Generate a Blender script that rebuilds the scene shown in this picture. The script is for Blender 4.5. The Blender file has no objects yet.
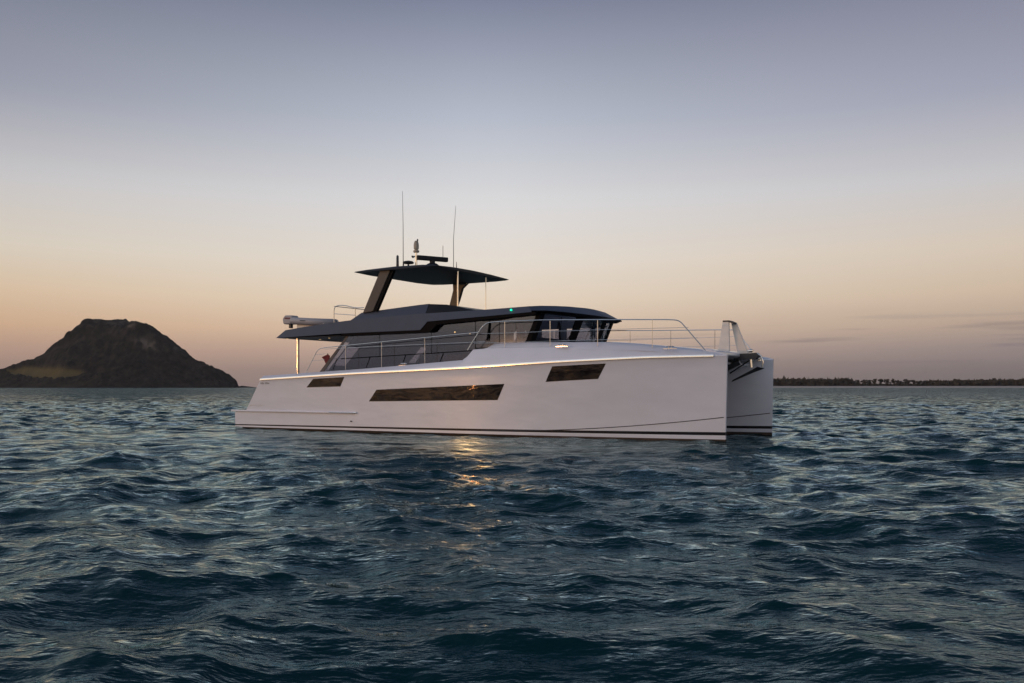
import bpy, math, random
import numpy as np
from mathutils import Vector, Matrix
R = math.radians
random.seed(7); rng = np.random.default_rng(11)
sc = bpy.context.scene
col = sc.collection

def lin(r, g, b, k=1.0):
    f = lambda c: (c/255/12.92 if c/255 <= 0.04045 else ((c/255+0.055)/1.055)**2.4)*k
    return (f(r), f(g), f(b), 1.0)

# ------------------------------------------------------------------ camera
cam_d = bpy.data.cameras.new('camera'); cam = bpy.data.objects.new('camera', cam_d); col.objects.link(cam)
CAM_H = 1.8
cam.location = (0, 0, CAM_H); cam.rotation_euler = (R(90), 0, 0)
cam_d.lens = 32.0; cam_d.sensor_width = 36.0
cam_d.shift_y = 45.7/1024.0
cam_d.clip_start = 0.1; cam_d.clip_end = 60000
sc.camera = cam
sc.view_settings.view_transform = 'Standard'; sc.view_settings.look = 'None'
sc.view_settings.exposure = 0.0; sc.view_settings.gamma = 1.0; sc.view_settings.use_curve_mapping = False

# ------------------------------------------------------------------ dusk sky
SUN = Vector((-0.885, -0.469, 0.027)).normalized()
world = bpy.data.worlds.new('World'); sc.world = world; world.use_nodes = True
nt = world.node_tree; nt.nodes.clear()
N = lambda t, **k: _n(nt, t, **k)
def _n(tree, t, **k):
    n = tree.nodes.new(t)
    for a, b in k.items(): setattr(n, a, b)
    return n
def ramp(tree, src, stops, interp='LINEAR'):
    r = tree.nodes.new('ShaderNodeValToRGB'); cr = r.color_ramp; cr.interpolation = interp
    while len(cr.elements) < len(stops): cr.elements.new(0.5)
    for e, (p, c) in zip(cr.elements, stops): e.position = p
    for e, (p, c) in zip(cr.elements, stops): e.position = p; e.color = c if len(c) == 4 else (*c, 1)
    tree.links.new(src, r.inputs[0]); return r.outputs[0]
tc = N('ShaderNodeTexCoord'); sx = N('ShaderNodeSeparateXYZ'); nt.links.new(tc.outputs['Generated'], sx.inputs[0])
zc = N('ShaderNodeMath', operation='MAXIMUM'); nt.links.new(sx.outputs[2], zc.inputs[0]); zc.inputs[1].default_value = 0
# azimuth term: horizontal cosine to the sun
hz = N('ShaderNodeCombineXYZ'); nt.links.new(sx.outputs[0], hz.inputs[0]); nt.links.new(sx.outputs[1], hz.inputs[1])
hn = N('ShaderNodeVectorMath', operation='NORMALIZE'); nt.links.new(hz.outputs[0], hn.inputs[0])
dp = N('ShaderNodeVectorMath', operation='DOT_PRODUCT'); nt.links.new(hn.outputs[0], dp.inputs[0])
dp.inputs[1].default_value = Vector((SUN.x, SUN.y, 0)).normalized()
Z = zc.outputs[0]
EL = (0, .018, .04, .062, .095, .138, .2, .28, .39, .62, 1)
def sky(cols): return ramp(nt, Z, [(p, lin(*c)) for p, c in zip(EL, cols)])
s_mid = sky([(146,128,125),(158,137,130),(196,168,152),(221,194,169),(232,214,193),(231,222,211),(220,219,220),(184,190,203),(128,134,156),(72,90,120),(66,90,110)])
s_left = sky([(146,126,120),(160,134,122),(188,154,134),(210,174,142),(219,193,164),(218,207,191),(200,198,199),(154,157,171),(114,120,139),(72,88,116),(66,90,110)])
s_right = sky([(110,102,102),(124,114,113),(148,134,131),(180,158,143),(206,184,161),(214,198,180),(198,196,198),(158,160,177),(124,126,146),(72,88,116),(66,90,110)])
s_sun = ramp(nt, Z, [(0,(.30,.26,.27)),(.03,(.40,.34,.33)),(.06,(.52,.43,.38)),(.1,(1.15,.82,.5)),(.16,(1.35,1.0,.68)),(.25,(1.2,1.08,.95)),(.42,(.85,.9,1.02)),(.7,(.35,.43,.6)),(1,(.062,.102,.2))])
def mr(src, a, b, c=0, d=1):
    m = N('ShaderNodeMapRange'); m.interpolation_type = 'LINEAR'
    nt.links.new(src, m.inputs[0]); m.inputs[1].default_value = a; m.inputs[2].default_value = b
    m.inputs[3].default_value = c; m.inputs[4].default_value = d; return m.outputs[0]
def mix(fac, a, b, mode='MIX'):
    m = N('ShaderNodeMix', data_type='RGBA', blend_type=mode)
    if isinstance(fac, float): m.inputs[0].default_value = fac
    else: nt.links.new(fac, m.inputs[0])
    for i, x in ((6, a), (7, b)):
        if isinstance(x, tuple): m.inputs[i].default_value = x
        else: nt.links.new(x, m.inputs[i])
    return m.outputs[2]
D = dp.outputs['Value']
c1 = mix(mr(D, -.9, -.46), s_right, s_mid)
c2 = mix(mr(D, -.42, .05), c1, s_left)
c3 = mix(mr(D, .05, .95), c2, s_sun)
# thin streaks of cloud near the horizon
mp = N('ShaderNodeMapping'); mp.inputs['Scale'].default_value = (3.2, 3.2, 75); mp.inputs['Rotation'].default_value = (R(.6), R(-1.2), 0)
nt.links.new(tc.outputs['Generated'], mp.inputs[0])
cn = N('ShaderNodeTexNoise'); cn.inputs['Scale'].default_value = 1.6; cn.inputs['Detail'].default_value = 5; cn.inputs['Roughness'].default_value = .45
nt.links.new(mp.outputs[0], cn.inputs['Vector'])
cm = ramp(nt, cn.outputs[0], [(0,(0,0,0)),(.54,(0,0,0)),(.68,(1,1,1)),(1,(1,1,1))])
cb = ramp(nt, Z, [(0,(0,0,0)),(.02,(.0,.0,.0)),(.035,(1,1,1)),(.06,(.6,.6,.6)),(.08,(.0,.0,.0)),(1,(0,0,0))])
cm2 = mix(1.0, cm, cb, 'MULTIPLY')
bwc = N('ShaderNodeRGBToBW'); nt.links.new(cm2, bwc.inputs[0])
cf = N('ShaderNodeMath', operation='MULTIPLY'); nt.links.new(bwc.outputs[0], cf.inputs[0]); cf.inputs[1].default_value = .6
cf2 = N('ShaderNodeMath', operation='MULTIPLY'); nt.links.new(cf.outputs[0], cf2.inputs[0]); nt.links.new(mr(D, -.72, -.5, 1, 0), cf2.inputs[1])
c4 = mix(cf2.outputs[0], c3, lin(112,104,112))
bg = N('ShaderNodeBackground'); nt.links.new(c4, bg.inputs[0]); bg.inputs[1].default_value = 1.0
wo = N('ShaderNodeOutputWorld'); nt.links.new(bg.outputs[0], wo.inputs[0])

sun_d = bpy.data.lights.new('sun', 'SUN'); sun = bpy.data.objects.new('sun', sun_d); col.objects.link(sun)
sun_d.energy = 0.50; sun_d.angle = R(1.0); sun_d.color = (1.0, .47, .17)
sun.rotation_euler = SUN.to_track_quat('Z', 'Y').to_euler(); sun.location = (-60, -30, 12)

# ------------------------------------------------------------------ helpers
def tag(o, label=None, cat=None, group=None, kind=None):
    if label: o['label'] = label
    if cat: o['category'] = cat
    if group: o['group'] = group
    if kind: o['kind'] = kind
    return o
def empty(name, loc, rz=0):
    o = bpy.data.objects.new(name, None); col.objects.link(o); o.location = loc; o.rotation_euler.z = rz; return o
def obj(name, verts, faces, mats, parent=None, fm=None, smooth=False, sharp=None):
    me = bpy.data.meshes.new(name); me.from_pydata([tuple(map(float, v)) for v in verts], [], faces)
    for m in (mats if isinstance(mats, (list, tuple)) else [mats]): me.materials.append(m)
    if fm is not None: me.polygons.foreach_set('material_index', fm)
    if smooth:
        me.polygons.foreach_set('use_smooth', [True]*len(me.polygons))
        if sharp: me.set_sharp_from_angle(angle=R(sharp))
    me.update(); o = bpy.data.objects.new(name, me); col.objects.link(o)
    if parent: o.parent = parent
    return o
def fixn(o):
    import bmesh
    bm = bmesh.new(); bm.from_mesh(o.data); bmesh.ops.recalc_face_normals(bm, faces=bm.faces); bm.to_mesh(o.data); bm.free(); return o
def bevel(o, w=.02, seg=2):
    m = o.modifiers.new('bevel', 'BEVEL'); m.width = w; m.segments = seg; m.limit_method = 'ANGLE'; m.angle_limit = R(35); return o
class MB:
    def __init__(s): s.v = []; s.f = []; s.m = []
    def add(s, v, f, m=0):
        n = len(s.v); s.v += [tuple(x) for x in v]; s.f += [tuple(i+n for i in q) for q in f]; s.m += [m]*len(f)
    def box(s, x0, x1, y0, y1, z0, z1, m=0):
        v = [(x, y, z) for x in (x0, x1) for y in (y0, y1) for z in (z0, z1)]
        s.add(v, [(0,1,3,2),(4,6,7,5),(0,4,5,1),(2,3,7,6),(0,2,6,4),(1,5,7,3)], m)
    def tube(s, pts, r, n=8, m=0, caps=True):
        pts = [Vector(p) for p in pts]; rr = r if isinstance(r, (list, tuple)) else [r]*len(pts)
        vs = []; up = None
        for i, p in enumerate(pts):
            a = pts[max(i-1, 0)]; b = pts[min(i+1, len(pts)-1)]; d = (b-a).normalized()
            if up is None: up = Vector((0,0,1)) if abs(d.z) < .9 else Vector((1,0,0))
            x = d.cross(up).normalized(); y = x.cross(d).normalized(); up = y
            vs += [p + rr[i]*(math.cos(2*math.pi*k/n)*x + math.sin(2*math.pi*k/n)*y) for k in range(n)]
        f = [(i*n+k, i*n+(k+1) % n, (i+1)*n+(k+1) % n, (i+1)*n+k) for i in range(len(pts)-1) for k in range(n)]
        if caps: f += [tuple(range(n))[::-1], tuple((len(pts)-1)*n+k for k in range(n))]
        s.add(vs, f, m)
    def prism(s, poly, axis, a, b, m=0):     # poly extruded along an axis
        n = len(poly)
        def P(p, q): 
            return {'y': (p[0], q, p[1]), 'x': (q, p[0], p[1]), 'z': (p[0], p[1], q)}[axis]
        v = [P(p, a) for p in poly]+[P(p, b) for p in poly]
        s.add(v, [tuple(range(n)), tuple(range(n, 2*n))[::-1]]+[(i, i+n, (i+1) % n+n, (i+1) % n) for i in range(n)], m)
    def lathe(s, prof, c, n=20, m=0):
        v = [(c[0]+r*math.cos(2*math.pi*k/n), c[1]+r*math.sin(2*math.pi*k/n), c[2]+z) for r, z in prof for k in range(n)]
        f = [(i*n+k, i*n+(k+1) % n, (i+1)*n+(k+1) % n, (i+1)*n+k) for i in range(len(prof)-1) for k in range(n)]
        f += [tuple(range(n))[::-1], tuple((len(prof)-1)*n+k for k in range(n))]
        s.add(v, f, m)
    def build(s, name, mats, parent=None, smooth=True, sharp=40, bev=None):
        o = obj(name, s.v, s.f, mats, parent, s.m, smooth, sharp); fixn(o)
        if smooth: o.data.set_sharp_from_angle(angle=R(sharp))
        if bev: bevel(o, bev)
        return o
def arcpath(pts, r=.25, n=6):
    """polyline with rounded corners"""
    P = [Vector(p) for p in pts]; out = [P[0]]
    for i in range(1, len(P)-1):
        a, b, c = P[i-1], P[i], P[i+1]; q = min(r, (a-b).length*.45, (c-b).length*.45)
        s0 = b+(a-b).normalized()*q; s1 = b+(c-b).normalized()*q
        for k in range(n+1):
            t = k/n; out.append((1-t)**2*s0+2*t*(1-t)*b+t*t*s1)
    out.append(P[-1]); return out

# ------------------------------------------------------------------ materials
def mat(name, base, rough=.5, metal=0, coat=0, spec=.5, emis=None, es=0, ior=1.5):
    m = bpy.data.materials.new(name); m.use_nodes = True; b = m.node_tree.nodes['Principled BSDF']
    b.inputs['Base Color'].default_value = (*base, 1); b.inputs['Roughness'].default_value = rough
    b.inputs['Metallic'].default_value = metal; b.inputs['Coat Weight'].default_value = coat; b.inputs['IOR'].default_value = ior
    b.inputs['Coat Roughness'].default_value = .04; b.inputs['Specular IOR Level'].default_value = spec
    if emis: b.inputs['Emission Color'].default_value = (*emis, 1); b.inputs['Emission Strength'].default_value = es
    return m
def noisy(m, scale, amt, bump=0, stretch=(1,1,1), dist=.01, detail=4):
    """slight colour variation and fairing-level waviness, fixed to the object"""
    t = m.node_tree; b = t.nodes['Principled BSDF']; c = tuple(b.inputs['Base Color'].default_value)
    tc = t.nodes.new('ShaderNodeTexCoord'); mp = t.nodes.new('ShaderNodeMapping'); mp.inputs['Scale'].default_value = stretch
    n = t.nodes.new('ShaderNodeTexNoise'); n.inputs['Scale'].default_value = scale; n.inputs['Detail'].default_value = detail
    t.links.new(tc.outputs['Object'], mp.inputs[0]); t.links.new(mp.outputs[0], n.inputs['Vector'])
    o = ramp(t, n.outputs[0], [(.3, tuple(x*(1-amt) for x in c[:3])), (.7, tuple(min(1, x*(1+amt)) for x in c[:3]))])
    t.links.new(o, b.inputs['Base Color'])
    if bump:
        bp = t.nodes.new('ShaderNodeBump'); bp.inputs['Strength'].default_value = bump; bp.inputs['Distance'].default_value = dist
        t.links.new(n.outputs[0], bp.inputs['Height']); t.links.new(bp.outputs[0], b.inputs['Normal'])
    return m
M = {}
M['gel'] = noisy(mat('white_gelcoat', (.68,.70,.78), .4, coat=1.0), .9, .03, .9, (1,1,2.2), .02, 2)
M['gel'].node_tree.nodes['Principled BSDF'].inputs['Coat IOR'].default_value = 1.65
M['gel'].node_tree.nodes['Principled BSDF'].inputs['Coat Roughness'].default_value = .15
M['stripe'] = mat('black_boot_stripe', (.006,.007,.012), .4, spec=.2)
M['anti'] = noisy(mat('antifouling_paint', (.05,.03,.02), .7), 6, .3)
M['grey'] = noisy(mat('charcoal_paint', (.060,.076,.115), .5, spec=.25), 2, .05, .08, (1,1,1), .02, 2)
M['dgrey'] = mat('dark_grey_paint', (.028,.029,.034), .45, coat=.1)
M['htop'] = mat('dark_hardtop_paint', (.014,.015,.02), .5, coat=.0, spec=.25)
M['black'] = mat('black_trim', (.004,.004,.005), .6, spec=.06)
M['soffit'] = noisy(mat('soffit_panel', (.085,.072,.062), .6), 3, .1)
M['wall'] = noisy(mat('saloon_grey_panel', (.06,.064,.078), .4, spec=.3), 1.5, .06)
M['steel'] = noisy(mat('polished_stainless', (.80,.76,.70), .14, metal=1), 9, .06)
M['railsteel'] = noisy(mat('brushed_stainless', (.82,.79,.74), .22, metal=1), 9, .04)
M['white'] = noisy(mat('white_plastic', (.7,.68,.64), .35), 5, .05)
M['hglass'] = mat('hull_window_glass', (.007,.004,.003), .02, spec=.9, ior=1.6)
M['domem'] = noisy(mat('tan_dome', (.36,.32,.26), .4), 9, .1)  # tan all over, slightly mottled
M['hglass'].node_tree.nodes['Principled BSDF'].inputs['Specular Tint'].default_value = (1,.58,.46,1)
M['rub'] = mat('pvc_tube_grey', (.34,.34,.37), .45)
M['red'] = noisy(mat('maroon_cloth', (.16,.02,.025), .8), 9, .2)
M['ink_shade'] = mat('lettering_and_chine_shade', (.06,.06,.07), .5)
M['interior'] = noisy(mat('dark_interior', (.045,.045,.05), .6), 4, .2)
M['wood'] = noisy(mat('cabin_timber', (.22,.10,.055), .4), 6, .3)
M['green'] = mat('green_nav_lens', (.0,.3,.15), .3, emis=(.0,1,.5), es=1.6)
M['warm'] = mat('warm_downlight_lens', (.9,.7,.4), .3, emis=(1,.62,.25), es=.55)
def glass(name, tint, refl):
    m = bpy.data.materials.new(name); m.use_nodes = True; t = m.node_tree; t.nodes.clear()
    tr = t.nodes.new('ShaderNodeBsdfTransparent'); tr.inputs[0].default_value = (*tint, 1)
    gl = t.nodes.new('ShaderNodeBsdfGlossy'); gl.inputs[0].default_value = (.78,.86,1,1); gl.inputs['Roughness'].default_value = .03
    lw = t.nodes.new('ShaderNodeLayerWeight'); pw = t.nodes.new('ShaderNodeMath'); pw.operation = 'POWER'; t.links.new(lw.outputs['Facing'], pw.inputs[0]); pw.inputs[1].default_value = 5
    ad = t.nodes.new('ShaderNodeMath'); ad.operation = 'MULTIPLY_ADD'; ad.inputs[1].default_value = .9; ad.inputs[2].default_value = refl; ad.use_clamp = True; fr = pw
    mx = t.nodes.new('ShaderNodeMixShader'); o = t.nodes.new('ShaderNodeOutputMaterial')
    t.links.new(fr.outputs[0], ad.inputs[0]); t.links.new(ad.outputs[0], mx.inputs[0])
    t.links.new(tr.outputs[0], mx.inputs[1]); t.links.new(gl.outputs[0], mx.inputs[2]); t.links.new(mx.outputs[0], o.inputs[0])
    return m
M['sglass'] = glass('tinted_side_glass', (.60,.62,.68), .12)
M['wglass'] = glass('clear_windscreen_glass', (.80,.81,.86), .04)
M['fglass'] = glass('smoked_windscreen', (.12,.12,.14), .04)

# ------------------------------------------------------------------ sea
def sea_material():
    m = bpy.data.materials.new('sea_water'); m.use_nodes = True; t = m.node_tree; b = t.nodes['Principled BSDF']
    tc = t.nodes.new('ShaderNodeTexCoord')
    def nz(scale, det, st, rough=.55):
        mp = t.nodes.new('ShaderNodeMapping'); mp.inputs['Scale'].default_value = st; mp.inputs['Rotation'].default_value = (0,0,R(12))
        t.links.new(tc.outputs['Object'], mp.inputs[0])
        n = t.nodes.new('ShaderNodeTexNoise'); n.inputs['Scale'].default_value = scale; n.inputs['Detail'].default_value = det; n.inputs['Roughness'].default_value = rough
        t.links.new(mp.outputs[0], n.inputs['Vector']); return n.outputs[0]
    b1 = t.nodes.new('ShaderNodeBump'); ac = t.nodes.new('ShaderNodeAttribute'); ac.attribute_name = 'calm'; t.links.new(ac.outputs['Fac'], b1.inputs['Strength']); b1.inputs['Distance'].default_value = .10
    t.links.new(nz(2.4, 4, (.55,1.25,1)), b1.inputs['Height'])
    b2 = t.nodes.new('ShaderNodeBump'); b2.inputs['Strength'].default_value = 1; b2.inputs['Distance'].default_value = .009
    t.links.new(nz(16, 4, (.6,1.2,1)), b2.inputs['Height']); t.links.new(b1.outputs[0], b2.inputs['Normal'])
    # chop finer than the mesh can carry: random facet slopes, scaled by what each ring of the mesh has lost
    wn = t.nodes.new('ShaderNodeTexNoise'); wn.inputs['Scale'].default_value = 1.1; wn.inputs['Detail'].default_value = 5; wn.inputs['Roughness'].default_value = .6
    mpw = t.nodes.new('ShaderNodeMapping'); mpw.inputs['Scale'].default_value = (.6,1.1,1); t.links.new(tc.outputs['Object'], mpw.inputs[0]); t.links.new(mpw.outputs[0], wn.inputs['Vector'])
    sb = t.nodes.new('ShaderNodeVectorMath'); sb.operation = 'SUBTRACT'; t.links.new(wn.outputs['Color'], sb.inputs[0]); sb.inputs[1].default_value = (.5,.5,.5)
    fl = t.nodes.new('ShaderNodeVectorMath'); fl.operation = 'MULTIPLY'; t.links.new(sb.outputs[0], fl.inputs[0]); fl.inputs[1].default_value = (14,20,0)
    at = t.nodes.new('ShaderNodeAttribute'); at.attribute_name = 'lost'
    scl = t.nodes.new('ShaderNodeVectorMath'); scl.operation = 'SCALE'; t.links.new(fl.outputs[0], scl.inputs[0]); t.links.new(at.outputs['Fac'], scl.inputs['Scale'])
    ad = t.nodes.new('ShaderNodeVectorMath'); ad.operation = 'ADD'; t.links.new(b2.outputs[0], ad.inputs[0]); t.links.new(scl.outputs[0], ad.inputs[1])
    nm = t.nodes.new('ShaderNodeVectorMath'); nm.operation = 'NORMALIZE'; t.links.new(ad.outputs[0], nm.inputs[0])
    t.nodes.remove(b)
    df = t.nodes.new('ShaderNodeBsdfDiffuse'); df.inputs[0].default_value = (.001,.021,.025,1)
    gl = t.nodes.new('ShaderNodeBsdfGlossy'); gl.inputs[0].default_value = (.70,.88,.93,1); gl.inputs['Roughness'].default_value = .06
    fr = t.nodes.new('ShaderNodeFresnel'); fr.inputs[0].default_value = 1.333
    mx = t.nodes.new('ShaderNodeMixShader'); om = [n for n in t.nodes if n.type == 'OUTPUT_MATERIAL'][0]
    t.links.new(nm.outputs[0], gl.inputs['Normal']); t.links.new(nm.outputs[0], fr.inputs['Normal'])
    t.links.new(fr.outputs[0], mx.inputs[0]); t.links.new(df.outputs[0], mx.inputs[1]); t.links.new(gl.outputs[0], mx.inputs[2]); t.links.new(mx.outputs[0], om.inputs[0])
    return m
def build_sea():
    # rings spread outward from the viewpoint's foot, finer where the water is seen close
    r = [0.6]
    while r[-1] < 6500:
        d = max(.022, r[-1]*.0042)
        if r[-1] > 120: d = r[-1]*.0065
        if r[-1] > 1500: d = r[-1]*.03
        r.append(r[-1]+d)
    r = np.array(r)
    a_f = np.linspace(-38, 38, 760); a_b = np.concatenate([np.linspace(38, 322, 260)[1:-1]])
    ang = np.radians(np.concatenate([a_f, a_b])); nA = len(ang)
    RR, AA = np.meshgrid(r, ang, indexing='ij')
    X = RR*np.sin(AA); Y = RR*np.cos(AA)
    x = X.ravel().astype(np.float64); y = Y.ravel().astype(np.float64)
    dr = np.gradient(r); cell = np.repeat(dr, nA)
    z = np.zeros_like(x); lost = np.zeros_like(dr); dx = np.zeros_like(x); dy = np.zeros_like(x)
    nw = 150
    lam = np.exp(np.linspace(math.log(7.5), math.log(.17), nw))
    # calmer water in the lee of the yacht
    ca, sa = math.cos(R(-31.07)), math.sin(R(-31.07)); ls = (x+12.31)*ca+(y-40.44)*sa; lt = -(x+12.31)*sa+(y-40.44)*ca
    sm_ = lambda v: (lambda c: c*c*(3-2*c))(np.clip(v, 0, 1))
    calm = 1-.58*sm_((ls+3)/6)*sm_((25-ls)/6)*sm_(1.15-np.abs(lt+2)/12.5)
    n_act = r.size
    gust = None
    for i, L in enumerate(lam):
        L *= math.exp(rng.normal(0, .03)); k = 2*math.pi/L
        spread = 24+26*min(1, i/nw*1.6)
        th = R(-104+rng.normal(0, spread))
        slope = .0225*(1.0 if L < 2.2 else (2.2/L)**1.15)*(1 if L > 1.2 else (L/1.2)**.22)
        a = slope/k*1.25; al = np.clip((.42-dr/L)/.2, 0, 1); lost += (a*k)**2/2*(1-al**2); ph = rng.uniform(0, 6.283)
        # only rings that can carry the wave
        lim = np.searchsorted(dr/L, .42)
        lim = min(lim, n_act)*nA
        if lim == 0: continue
        kx, ky = k*math.cos(th), k*math.sin(th)
        p = kx*x[:lim]+ky*y[:lim]+ph
        att = np.clip((.42-cell[:lim]/L)/.2, 0, 1)
        # slow modulation in patches so crests are short
        mod = 1+.55*np.sin(.13*k*(x[:lim]*math.cos(th+1.3)+y[:lim]*math.sin(th+1.3))+ph*3)
        A = a*att*mod*calm[:lim]; cs = np.cos(p); sn = np.sin(p)
        z[:lim] += A*cs; q = 1.12
        dx[:lim] -= q*A*sn*kx/k; dy[:lim] -= q*A*sn*ky/k
    v = np.empty((x.size+1, 3), np.float32); v[:-1, 0] = x+dx; v[:-1, 1] = y+dy; v[:-1, 2] = z; v[-1] = (0, 0, 0)
    nr = r.size
    I, J = np.meshgrid(np.arange(nr-1), np.arange(nA), indexing='ij'); J2 = (J+1) % nA
    q = np.stack([I*nA+J, (I+1)*nA+J, (I+1)*nA+J2, I*nA+J2], -1).reshape(-1, 4)[:, ::-1].astype(np.int32)
    me = bpy.data.meshes.new('sea'); me.vertices.add(len(v)); me.vertices.foreach_set('co', v.ravel())
    nq = len(q); me.loops.add(nq*4); me.loops.foreach_set('vertex_index', q.ravel())
    me.polygons.add(nq); me.polygons.foreach_set('loop_start', np.arange(nq, dtype=np.int32)*4)
    me.polygons.foreach_set('use_smooth', np.ones(nq, bool)); me.update(calc_edges=True)
    la = me.attributes.new('lost', 'FLOAT', 'POINT'); la.data.foreach_set('value', np.append(np.repeat(np.sqrt(lost)+.012, nA)*calm, 0).astype(np.float32))
    cl = me.attributes.new('calm', 'FLOAT', 'POINT'); cl.data.foreach_set('value', np.append(calm, 1).astype(np.float32))
    me.materials.append(sea_material())
    o = bpy.data.objects.new('sea', me); col.objects.link(o); tag(o, 'dark teal choppy sea under a dusk sky', 'sea', kind='structure')
    print('sea verts', len(v), 'normal z', me.polygons[0].normal.z, 'rms', float(z[:800000].std()))
build_sea()

# ------------------------------------------------------------------ mountain
HOR = 3150.0; PX = HOR/910.2
def vnoise(x, y, s, seed):
    g = np.random.default_rng(seed).random((256, 256)); x = x/s+1000; y = y/s+1000
    xi = np.floor(x).astype(int); yi = np.floor(y).astype(int); fx = x-xi; fy = y-yi
    fx = fx*fx*(3-2*fx); fy = fy*fy*(3-2*fy); G = lambda i, j: g[i % 256, j % 256]
    return (G(xi,yi)*(1-fx)+G(xi+1,yi)*fx)*(1-fy)+(G(xi,yi+1)*(1-fx)+G(xi+1,yi+1)*fx)*fy
def land_mat(name, bush, grass=None, rock=None):
    m = bpy.data.materials.new(name); m.use_nodes = True; t = m.node_tree; b = t.nodes['Principled BSDF']; b.inputs['Roughness'].default_value = .95
    b.inputs['Specular IOR Level'].default_value = .1
    at = t.nodes.new('ShaderNodeVertexColor'); at.layer_name = 'cover'; sp = t.nodes.new('ShaderNodeSeparateColor'); t.links.new(at.outputs[0], sp.inputs[0])
    tc = t.nodes.new('ShaderNodeTexCoord'); n = t.nodes.new('ShaderNodeTexNoise'); n.inputs['Scale'].default_value = .035; n.inputs['Detail'].default_value = 8; n.inputs['Roughness'].default_value = .65
    t.links.new(tc.outputs['Object'], n.inputs['Vector'])
    c = ramp(t, n.outputs[0], [(.38, tuple(x*.35 for x in bush)), (.5, bush), (.64, tuple(x*2.0 for x in bush))])
    def mx(f, a, colr):
        m_ = t.nodes.new('ShaderNodeMix'); m_.data_type = 'RGBA'; t.links.new(f, m_.inputs[0]); t.links.new(a, m_.inputs[6]); m_.inputs[7].default_value = (*colr, 1); return m_.outputs[2]
    if grass: c = mx(sp.outputs[0], c, grass)
    if rock: c = mx(sp.outputs[1], c, rock)
    t.links.new(c, b.inputs['Base Color']); return m
def heightfield(name, xs, ys, H, cov, m, label, cat):
    X, Y = np.meshgrid(xs, ys, indexing='ij'); nx, ny = X.shape
    v = np.stack([X, Y, H], -1).reshape(-1, 3).astype(np.float32)
    I, J = np.meshgrid(np.arange(nx-1), np.arange(ny-1), indexing='ij')
    q = np.stack([I*ny+J, (I+1)*ny+J, (I+1)*ny+J+1, I*ny+J+1], -1).reshape(-1, 4).astype(np.int32)
    me = bpy.data.meshes.new(name); me.vertices.add(len(v)); me.vertices.foreach_set('co', v.ravel())
    nq = len(q); me.loops.add(nq*4); me.loops.foreach_set('vertex_index', q.ravel()); me.polygons.add(nq)
    me.polygons.foreach_set('loop_start', np.arange(nq, dtype=np.int32)*4); me.polygons.foreach_set('use_smooth', np.ones(nq, bool)); me.update(calc_edges=True)
    ca = me.color_attributes.new('cover', 'FLOAT_COLOR', 'POINT'); cc = np.zeros((nx*ny, 4), np.float32); cc[:, 3] = 1
    cc[:, 0] = cov[0].ravel(); cc[:, 1] = cov[1].ravel(); ca.data.foreach_set('color', cc.ravel())
    me.materials.append(m); o = bpy.data.objects.new(name, me); col.objects.link(o); return tag(o, label, cat, kind='structure')
def canopy(X, Y, size, seed, n=None):
    """rounded crowns: distance to jittered cell centres"""
    g = np.random.default_rng(seed); jx = g.random((128,128)); jy = g.random((128,128)); hh = g.random((128,128))
    cx = np.floor(X/size).astype(int); cy = np.floor(Y/size).astype(int); best = np.zeros_like(X)
    for a in (-1,0,1):
        for b in (-1,0,1):
            i = cx+a; j = cy+b; px = (i+jx[i % 128, j % 128])*size; py = (j+jy[i % 128, j % 128])*size
            d2 = ((X-px)**2+(Y-py)**2)/(size*.75)**2
            best = np.maximum(best, np.sqrt(np.clip(1-d2, 0, 1))*(.4+.6*hh[i % 128, j % 128]))
    return best
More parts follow.
